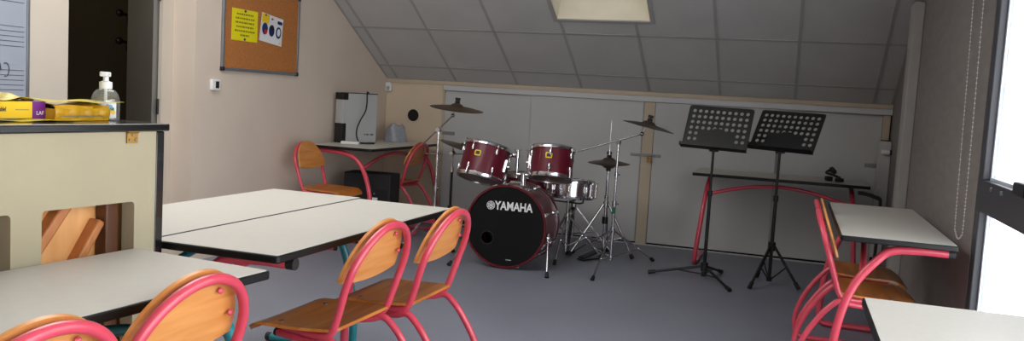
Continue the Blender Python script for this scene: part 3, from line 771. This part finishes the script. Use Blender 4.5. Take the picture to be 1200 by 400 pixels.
for t, M, sx, rr in ((t1, M1, 1, .168), (t2, M2, -1, .153)):
    I = M.inverted(); a = I @ Vector((1.86 if sx > 0 else 1.90, -1.50, .79)); 
    d = I.to_3x3() @ Vector((sx, 0, 0)); d.z = 0; d.normalize()
    q = MB(); P = d * rr; q.box((-.012, -.03, -.045), (.014, .03, .045), T(P) @ RZ(math.atan2(d.y, d.x)))
    q.cyl(P + d * .01, P + d * .035, .016)
    q.build('mount_bracket', M_chr, t)
# floor tom behind
ft = drum('floor_tom', 'dark wine floor tom standing behind between the two toms', 'drum', .20, .34, T((1.735, -.80, .425)), M_wine, M_chr2, M_skin, M_skin, lugs=6, a0=R(20))
for k in range(3):
    a = R(50) + 2 * PI * k / 3; x, y = .212 * math.cos(a), .212 * math.sin(a)
    g = MB().tube([(x, y, .06), (x, y, -.26), (x * 1.08, y * 1.08, -.34), (x * 1.1, y * 1.1, -.408)], .006, 8).build('leg', M_chr, ft)
    MB().cyl((x * 1.1, y * 1.1, -.40), (x * 1.1, y * 1.1, -.425), .013).build('rubber_foot', M_rub, g)
    MB().box((-.016, -.02, -.05), (.01, .02, .05), RZ(a) @ T((.21, 0, 0))).build('leg_bracket', M_chr, ft)
# snare and its stand
cS = Vector((2.150, -1.115, .548))
sd = drum('snare_drum', 'chrome snare drum below the right tom', 'drum', .170, .125, frame((.02, .06, 1), cS, (0, 1, 0)), M_chr, M_chr, M_white, M_skin, lugs=8, a0=R(10))
q = MB(); q.box((.168, -.03, -.05), (.20, .03, .05)); q.box((.19, -.012, -.06), (.21, .012, .06)); q.build('strainer', M_chr, sd)
def tripod(mb, c, hub, spread, feet, r=.0065, zc=None):
    """legs from the hub down to feet points"""
    out = []
    for f in feet:
        out.append((Vector((c[0], c[1], hub)), Vector(f)))
    return out
def stand_legs(t, c, hub, low, feet, mat_=M_chr, r=.0075, fr=.015, brace=.5):
    for f in feet:
        a = Vector((c[0], c[1], hub)); f = Vector(f); d = (f - a).normalized()
        o = a + Vector((f.x - a.x, f.y - a.y, 0)).normalized() * .02
        m = MB(); m.cyl(o, f, r, seg=10)
        mid = o.lerp(f, brace); m.cyl((c[0], c[1], low), mid, r * .8, seg=8); m.ball(mid, r * 1.5, 8)
        g = m.build('leg', mat_, t)
        MB().cyl(f - d * .035, f + Vector((0, 0, -.004)), fr * .8, fr).build('rubber_foot', M_rub, g)
    MB().cyl((c[0], c[1], hub - .025), (c[0], c[1], hub + .025), .022).build('collar', mat_, t); MB().cyl((c[0], c[1], low - .015), (c[0], c[1], low + .015), .018).build('collar', mat_, t)
ss = thing('snare_stand', 'chrome snare stand with crossed legs under the snare drum', 'stand', (0, 0, 0), group='stands of the drum kit')
MB().cyl((2.145, -1.14, .06), (2.145, -1.14, .458), .011).build('pole', M_chr2, ss)
bs = MB()
for k in range(3):
    a = R(80) + 2 * PI * k / 3; bs.tube([(2.145, -1.14, .443), (2.145 + .15 * math.cos(a), -1.14 + .15 * math.sin(a), .452), (2.145 + .185 * math.cos(a), -1.14 + .185 * math.sin(a), .462), (2.145 + .191 * math.cos(a), -1.14 + .191 * math.sin(a), .49)], .006, 8)
bs.build('basket', M_blkm, ss)
stand_legs(ss, (2.145, -1.14), .33, .10, [(2.40, -.98, .012), (1.93, -.99, .012), (2.14, -1.42, .012)])
# throne
tr = thing('drum_throne', 'round black drum stool behind the snare drum', 'stool', (2.092, -.74, -.0))
MB().lathe([(1e-5, .455), (.155, .455), (.168, .47), (.170, .53), (.160, .555), (.13, .565), (1e-5, .567)], 40).build('seat', M_blk, tr)
MB().cyl((0, 0, .12), (0, 0, .456), .0125).build('pole', M_chr2, tr)
for f in ((.02, -.20, .012), (.30, .12, .012), (-.24, .16, .012)):
    d = Vector((f[0], f[1], 0)).normalized()
    tp = Vector((f[0], f[1], 0)) * -.85 + Vector((0, 0, .43)) if False else d * .02 + Vector((0, 0, .36))
    m = MB(); m.box((-.011, -.004, 0), (.011, .004, (Vector(f) - tp).length), T(tp) @ rot_to(Vector(f) - tp)); m.cyl((0, 0, .14), tp.lerp(Vector(f), .55), .006, seg=8)
    g = m.build('leg', M_chr, tr); MB().cyl(Vector(f) + Vector((0, 0, .02)), Vector(f) + Vector((0, 0, -.01)), .015).build('rubber_foot', M_rub, g)
MB().cyl((0, 0, .335), (0, 0, .39), .024).build('collar', M_chr, tr)
# cymbals
def cymbal(name, label, c, n, r, m, wing=True, grp='cymbals of the kit'):
    M = frame(n, Vector(c), (0, 1, 0))
    t = thing(name, label, 'cymbal', M=M, group=grp)
    pr = [(.0065, .034), (.02, .033), (.04, .026), (.052, .014), (.058, .0105), (r * .6, .004), (r * .97, -.010), (r, -.0115), (r * .97, -.0118), (r * .6, .0025), (.058, .009), (.05, .0125), (.04, .024), (.02, .031), (.0065, .032)]
    MB().lathe(pr, 64, close=True).build('disc', m, t, ang=60)
    if wing:
        w = MB(); w.cyl((0, 0, .034), (0, 0, .052), .019); w.build('felt', M_rub, t)
        w = MB(); w.cyl((0, 0, .052), (0, 0, .068), .010); w.box((-.020, -.004, .056), (.020, .004, .078)); w.build('wing_nut', M_blk, t)
    return t
cymbal('crash_cymbal', 'brown crash cymbal on the boom stand left of the toms', (1.217, -1.2, 1.108), (.10, -.06, 1), .211, M_brz)
cymbal('crash_cymbal', 'bronze crash cymbal tilted on the boom stand right of the toms', (2.712, -1.13, 1.065), (.20, .02, 1), .196, M_brzd)
cymbal('ride_cymbal', 'thin gold cymbal half hidden behind the left tom', (1.235, -1.0, .79), (.28, .06, 1), .22, M_brz)
ht = cymbal('hi_hat_cymbals', 'pair of closed hi-hat cymbals beside the right boom stand', (2.384, -.88, .758), (.0, -.02, 1), .166, M_brzd)
MB().lathe([(.0065, -.052), (.02, -.051), (.04, -.044), (.058, -.030), (.1, -.024), (.162, -.0135), (.166, -.0125), (.162, -.0155), (.1, -.026), (.058, -.032), (.04, -.047), (.02, -.054), (.0065, -.055)], 64, close=True).build('lower_disc', M_brz, ht)
def boom_stand(label, c, piv, tip, tail, feet, hub, low, zt):
    t = thing('cymbal_stand', label, 'stand', (0, 0, 0), group='stands of the drum kit')
    x, y = c
    m = MB(); m.cyl((x, y, low - .02), (x, y, zt * .5), .0125); m.cyl((x, y, zt * .5), (x, y, piv - .02), .0095); m.cyl((x, y, zt * .5 - .02), (x, y, zt * .5 + .022), .018)
    m.cyl((x, y, zt * .74 - .014), (x, y, zt * .74 + .014), .015); m.cyl((x, y, zt * .5), (x + .035, y - .01, zt * .5), .005); m.cyl((x, y, zt * .74), (x + .03, y - .01, zt * .74), .005)
    m.build('pole', M_chr, t)
    P = Vector((x, y, piv)); m = MB(); m.ball(P, .021); m.cyl(P + Vector((0, -.025, 0)), P + Vector((0, .03, 0)), .017); m.cyl(P - Vector((0, 0, .03)), P, .015); m.build('boom_clamp', M_chr, t)
    tip, tail = Vector(tip), Vector(tail)
    m = MB(); m.cyl(tail, tip, .006, seg=10); m.ball(tip, .016); m.build('boom_arm', M_chr2, t)
    return t
s1 = boom_stand('chrome boom stand holding the left crash cymbal', (1.072, -1.2), .925, (1.187, -1.2, 1.045), (.94, -1.2, .80), None, .24, .1, .925)
stand_legs(s1, (1.072, -1.2), .30, .09, [(1.33, -1.40, .012), (.92, -1.49, .012), (1.0, -.88, .012)])
MB().cyl((1.187, -1.2, 1.045), (1.22, -1.202, 1.145), .005).build('tilter_rod', M_chr, s1)
s2 = boom_stand('chrome boom stand holding the right crash cymbal', (2.498, -1.13), .925, (2.668, -1.13, 1.0), (2.184, -1.13, .832), None, .25, .05, .925)
stand_legs(s2, (2.498, -1.13), .255, .055, [(2.512, -1.79, .012), (2.77, -.80, .012), (2.13, -.86, .012)], brace=.6)
MB().cyl((2.668, -1.13, 1.0), (2.716, -1.129, 1.10), .005).build('tilter_rod', M_chr, s2)
MB().cyl((2.498, -1.13, .39), (2.498, -1.13, .44), .0135).build('tape', M_grn, s2, label='green tape band')
s3 = thing('cymbal_stand', 'dark low stand behind the left tom carrying the gold cymbal', 'stand', (0, 0, 0), group='stands of the drum kit')
x, y = 1.122, -1.0
m = MB(); m.cyl((x, y, .08), (x, y, .62), .011); m.build('pole', M_blkm, s3)
m = MB(); m.cyl((x, y, .60), (x, y, .80), .008); m.cyl((x, y, .58), (x, y, .62), .016); m.ball((x, y, .735), .022); m.cyl((x, y - .03, .735), (x, y + .03, .735), .013); m.build('upper_pole', M_chr, s3)
m = MB(); m.cyl((.88, y, .712), (1.245, y, .737), .006); m.cyl((1.235, y, .72), (1.235, y, .835), .005); m.ball((1.235, y, .735), .014); m.build('boom_arm', M_chr2, s3)
stand_legs(s3, (x, y), .28, .09, [(1.36, -.86, .012), (1.0, -.74, .012), (1.28, -1.06, .012)], mat_=M_blkm)
s4 = thing('hi_hat_stand', 'hi-hat stand with black pedal between the boom stand legs', 'stand', (0, 0, 0), group='stands of the drum kit')
x, y = 2.384, -.88
m = MB(); m.cyl((x, y, .03), (x, y, .705), .011); m.cyl((x, y, .46), (x, y, .49), .017); m.build('pole', M_chr, s4)
MB().cyl((x, y, .70), (x, y, 1.085), .0022, seg=8).build('pull_rod', M_chr, s4)
m = MB(); m.cyl((x, y, .27), (x, y, .325), .024); m.cyl((x, y, .685), (x, y, .703), .019); m.build('clutch', M_blk, s4)
m = MB(); m.cyl((x, y, .80), (x, y, .85), .012); m.build('top_clutch', M_chr, s4)
stand_legs(s4, (x, y), .425, .12, [(2.14, -1.0, .012), (2.61, -.82, .012), (2.36, -.60, .012)], mat_=M_chr, r=.010, fr=.017, brace=.62)
m = MB(); m.box((-.035, -.14, .006), (.035, .12, .014), T((2.33, -1.0, 0)) @ RZ(R(-28))); m.box((-.032, -.13, 0), (.032, .10, .010), T((2.33, -1.0, .045)) @ RZ(R(-28)) @ RX(R(12)))
m.build('pedal', M_blkm, s4)

# ------------------------------------------------------------------ music stands
def music_stand(label, base, hub, low, feet, dz, yaw, tilt, roll, top):
    t = thing('music_stand', label, 'music stand', (base[0], base[1], 0), 0, 'music stands')
    wd, cell, rows = .46, .0425, 6
    x0 = -wd / 2; hgt = .325
    DM = T((0, .0, dz)) @ RZ(yaw) @ RX(-tilt) @ RY(roll)
    mb = MB(); n = 12; th = .0018
    xs = [x0, -5 * cell] + [(-5 + i) * cell for i in range(1, 11)] + [-x0]
    zs = [0, .047] + [.047 + .0435 * i for i in range(1, 7)] + [hgt]
    def cellq(xa, xb, za, zb, hole):
        if not hole:
            mb.add([(xa, 0, za), (xb, 0, za), (xb, 0, zb), (xa, 0, zb), (xa, th, za), (xb, th, za), (xb, th, zb), (xa, th, zb)], [(0, 1, 2, 3), (7, 6, 5, 4)], DM); return
        cx, cz_ = (xa + xb) / 2, (za + zb) / 2; r = .0128
        per = [(xb, cz_), (xb, zb), (cx, zb), (xa, zb), (xa, cz_), (xa, za), (cx, za), (xb, za)]
        for y, flip in ((0, False), (th, True)):
            vs = []; fs = []
            for k in range(16):
                a = 2 * PI * k / 16; vs.append((cx + r * math.cos(a), y, cz_ + r * math.sin(a)))
            for q in per: vs.append((q[0], y, q[1]))
            for k in range(8):
                f = (2 * k, 16 + k, 16 + (k + 1) % 8, (2 * k + 2) % 16, (2 * k + 1) % 16); fs.append(f if flip else f[::-1])
            mb.add(vs, fs, DM)
        vs = [(cx + r * math.cos(2 * PI * k / 16), y, cz_ + r * math.sin(2 * PI * k / 16)) for y in (0, th) for k in range(16)]
        mb.add(vs, [(k, (k + 1) % 16, 16 + (k + 1) % 16, 16 + k) for k in range(16)], DM)
    for i in range(len(xs) - 1):
        for j in range(len(zs) - 1):
            hole = 1 <= i <= 10 and 1 <= j <= 6 and (j >= 3 or i <= 2 or i >= 9)
            cellq(xs[i], xs[i + 1], zs[j], zs[j + 1], hole)
    d = mb.build('desk', M_blkm, t, ang=20)
    rim = MB(); rim.tube([(x0, 0, .0), (x0, 0, hgt - .012), (x0 + .012, 0, hgt), (-x0 - .012, 0, hgt), (-x0, 0, hgt - .012), (-x0, 0, 0)], .0032, 8, M=DM); rim.build('desk_rim', M_blkm, d)
    lip = MB(); lip.box((x0 - .006, -.055, -.004), (-x0 + .006, .003, .0), DM); lip.box((x0 - .006, -.058, -.004), (-x0 + .006, -.054, .016), DM); lip.build('ledge', M_blkm, t)
    p = MB(); p.cyl((0, .03, low), (0, .03, .62), .0125); p.build('pole', M_blkm, t)
    p = MB(); p.cyl((0, .03, .60), (0, .03, top), .009); p.build('upper_pole', M_blkm, t)
    p = MB(); p.cyl((0, .03, .595), (0, .03, .635), .018); p.cyl((0, .03, .615), (.0, -.01, .615), .008); p.build('clamp', M_blk, t)
    p = MB(); p.cyl((0, .03, dz - .02), (0, .03, dz + .015), .016); p.cyl((-.03, .03, dz - .01), (.035, .03, dz - .01), .008); p.build('tilt_knob', M_blk, t)
    br = MB(); br.box((-.03, .004, .03), (.03, .02, .16), DM); br.cyl((0, .03, top - .01), DM @ Vector((0, .012, .09)), .009); br.build('desk_bracket', M_blkm, t)
    for f in feet:
        f = Vector((f[0] - base[0], f[1] - base[1], f[2])); h = Vector((0, .03, hub)); e = Vector((f.x, f.y - .03, 0)).normalized()
        a = h + e * .022; m = MB(); m.tube([a, f], .0095, 10); mid = a.lerp(f, .5); m.cyl((e.x * .012, .03 + e.y * .012, low + .012), mid, .005, seg=8)
        g = m.build('leg', M_blkm, t)
        dd = (f - a).normalized(); MB().cyl(f - dd * .04, f + dd * .012, .0135, .015).build('rubber_foot', M_rub, g)
    h = MB(); h.cyl((0, .03, hub - .03), (0, .03, hub + .03), .026); h.build('leg_hub', M_blk, t)
    h = MB(); h.cyl((0, .03, low - .002), (0, .03, low + .03), .019); h.build('lower_hub', M_blk, t)
    return t
music_stand('black perforated music stand with flat splayed legs in front of the cupboard doors', (3.200, -1.26), .085, .018, [(2.825, -1.31, .016), (3.405, -1.60, .016), (3.30, -.97, .016)], .930, R(-10), R(24), R(1.2), .955)
music_stand('black perforated music stand with steep tripod, right one with slanted desk', (3.648, -1.22), .275, .03, [(3.53, -1.42, .016), (3.845, -1.26, .016), (3.56, -.97, .016)], .950, R(-22), R(33), R(1.0), .975)

# ------------------------------------------------------------------ rear right corner
hs = thing('headphones', 'small black headphones lying on the long rear table', 'headphones', (4.03, -.50, .7202), R(20))
MB().tube(fit([(.045, -.05, .03), (-.0, -.055, .045), (-.035, -.03, .055), (-.04, .01, .06), (-.02, .04, .07), (.02, .05, .085)], 6), .009, 10).build('headband', M_blk, hs)
m = MB(); m.lathe([(1e-5, 0), (.03, 0), (.034, .01), (.03, .028), (1e-5, .03)], 24, T((.04, -.05, .0)));  m.build('ear_cup', M_blk, hs)
m = MB(); m.lathe([(1e-5, -.015), (.028, -.015), (.033, 0), (.028, .015), (1e-5, .016)], 24, T((.025, .05, .075)) @ RY(R(50)));  m.build('ear_cup', M_blk, hs)
m = MB(); m.box((-.045, -.03, 0), (-.0, .03, .035)); m.build('cable_bundle', M_blk, hs, bevel=.008)
rd = thing('radiator', 'grey radiator end with white valve in the rear right corner', 'radiator', (4.42, -.15, 0))
MB().box((-.045, -.03, .12), (.04, .1, 1.038)).build('panel', M_door, rd, bevel=.004)
for yv in (.07,): MB().cyl((0, yv, 0), (0, yv, .13), .012).build('pipe', M_rail, rd)
m = MB(); m.lathe([(.012, 0), (.020, .004), (.022, .02), (.022, .055), (.018, .062), (1e-5, .063)], 20, T((.03, -.05, .955)) @ RY(-PI / 2)); m.cyl((.0, -.05, .955), (.0, -.03, .955), .01); m.build('valve', M_wplas, rd)
m = MB(); m.cyl((.03, -.05, .955), (.042, -.05, .955), .021); m.build('valve_collar', M_blk, rd)
oc = thing('armchair_rest', 'black padded armrest on a bent post behind the right wall table', 'armrest', (4.30, -1.05, 0))
MB().sheet(lambda u, v: (-.115 + .15 * u, -.03 + .06 * v, .705 - .035 * u ** 2 - .004 * (2 * v - 1) ** 2), 12, 6, .022).build('arm_pad', M_blk, oc)
MB().tube(fit([(-.02, 0, .675), (.02, 0, .668), (.034, 0, .64), (.034, 0, .5), (.03, 0, .25), (.02, 0, .02)], 6), .011, 10).build('post', M_blk, oc)
MB().prism(rrect(-.09, -.09, .10, .09, .03), 0, .018).build('base', M_blk, oc, bevel=.004)
# bead chain of the roller blind
ch = MB()
pts = fit([(W - .02, -3.04, 2.1), (W - .02, -3.10, 1.7), (W - .02, -3.15, 1.27), (W - .02, -3.20, .79), (W - .02, -3.23, .735), (W - .02, -3.30, .712), (W - .02, -3.37, .735), (W - .02, -3.39, .79), (W - .02, -3.37, 1.2), (W - .02, -3.33, 1.7), (W - .02, -3.29, 2.1)], 24)
acc = 0; last = pts[0]
for p in pts[1:]:
    d = (p - last).length
    if d >= .0115:
        ch.lathe([(1e-5, -.0038), (.0034, -.0018), (.0034, .0018), (1e-5, .0038)], 6, T(p)); last = p
ch.tube(pts, .001, 5)
tag(ch.build('blind_chain', M_wplas, None), 'thin white bead chain loop hanging beside the window', 'blind chain')
# small door hardware
hp_ = thing('hasp', 'long metal hasp bar across the cream post between cupboard doors', 'hasp', (2.53, -.034, .781))
MB().box((-.135, -.006, -.012), (.02, .0, .012)).build('bar', M_alu, hp_, bevel=.002); MB().box((.02, -.004, -.012), (.13, 0, .012)).build('plate', M_alu, hp_, bevel=.002)
MB().tube([(.028, -.006, .0), (.028, -.022, .0), (.044, -.022, .0), (.044, -.006, .0)], .004, 8).build('staple', M_steel, hp_)
pdl = thing('padlock', 'small brass padlock hanging on the cupboard hasp', 'padlock', (2.566, -.058, .745))
MB().prism(rrect(-.02, -.007, .02, .007, .004), -.018, .016).build('lock_body', M_brass, pdl, bevel=.003)
MB().tube([(-.012, 0, .012), (-.012, 0, .032)] + [(.012 * math.cos(a), 0, .034 + .012 * math.sin(a)) for a in [PI * (1 - i / 8) for i in range(9)]] + [(.012, 0, .012)], .003, 8).build('shackle', M_steel, pdl)
for nm, x0, x1, z, y, lb in (('latch_plate', .60, .725, .845, -.006, 'small grey latch plate on the leftmost cupboard door edge'), ('hinge_plate', 4.29, 4.385, .835, -.006, 'small grey hinge plate on the rightmost cupboard door edge')):
    m = MB().box((x0, y - .007, z - .016), (x1, y - .0005, z + .016)); 
    for k in range(3): m.ball((x0 + (x1 - x0) * (.2 + .3 * k), y - .007, z), .005, 8)
    tag(m.build(nm, M_alu, bevel=.002), lb, 'hardware')

# ------------------------------------------------------------------ light
wd = bpy.data.worlds.new('sky'); scn.world = wd; wd.use_nodes = True
bgn = wd.node_tree.nodes['Background']; bgn.inputs['Color'].default_value = (.93, .97, 1.0, 1); bgn.inputs['Strength'].default_value = 4.0
def area(name, loc, rot, sx, sy, power, color=(1, 1, 1)):
    l = bpy.data.lights.new(name, 'AREA'); l.shape = 'RECTANGLE'; l.size = sx; l.size_y = sy; l.energy = power; l.color = color
    o = bpy.data.objects.new(name, l); col.objects.link(o); o.location = loc
    o.rotation_euler = rot; return o
area('daylight_window', (W + .45, -6.8, 1.15), (0, R(90), 0), 2.0, 3.8, 72, (.96, .98, 1))
area('ceiling_fill', (1.15, -4.3, ZT - .03), (0, 0, 0), 2.0, 1.8, 60, (1, .985, .96))  # added fill lamp below the closed ceiling, standing in for unseen skylights
k = SM @ Vector(((SX0 + SX1) / 2, (S0 + S1) / 2, .62))
area('daylight_skylight', k, (AL * 1, 0, 0), .7, 1.1, 3, (1, .98, .95))
pl_ = bpy.data.lights.new('corridor_fill', 'POINT'); pl_.energy = 20; pl_.shadow_soft_size = .15; pl_.color = (1, .9, .7)  # added point light to lift the dark doorway; no fitting hangs there
po_ = bpy.data.objects.new('corridor_fill', pl_); col.objects.link(po_); po_.location = (-1.6, -3.6, 2.25)

# ------------------------------------------------------------------ camera (solved from the photograph's vanishing lines)
cam = bpy.data.cameras.new('camera'); co_ = bpy.data.objects.new('camera', cam); col.objects.link(co_)
cam.sensor_fit = 'HORIZONTAL'; cam.sensor_width = 36; cam.lens = 999.1 * 36 / 1200; cam.clip_start = .02
yaw, pit, rol = .3160172, .0852241, .0581276
fw = Vector((-math.sin(yaw) * math.cos(pit), math.cos(yaw) * math.cos(pit), -math.sin(pit))); rt = Vector((math.cos(yaw), math.sin(yaw), 0)); uu = rt.cross(fw)
r2 = rt * math.cos(rol) + uu * math.sin(rol); u2 = -rt * math.sin(rol) + uu * math.cos(rol)
mm = Matrix((r2, u2, -fw)).transposed().to_4x4(); mm.translation = (3.73022, -7.40942, 1.21094)
co_.matrix_world = mm
scn.camera = co_
scn.view_settings.view_transform = 'Standard'
scn.view_settings.look = 'None'
scn.view_settings.exposure = 0
scn.cycles.max_bounces = 10; scn.cycles.diffuse_bounces = 5; scn.cycles.transparent_max_bounces = 12
scn.cycles.sample_clamp_indirect = 4
bpy.context.view_layer.update()
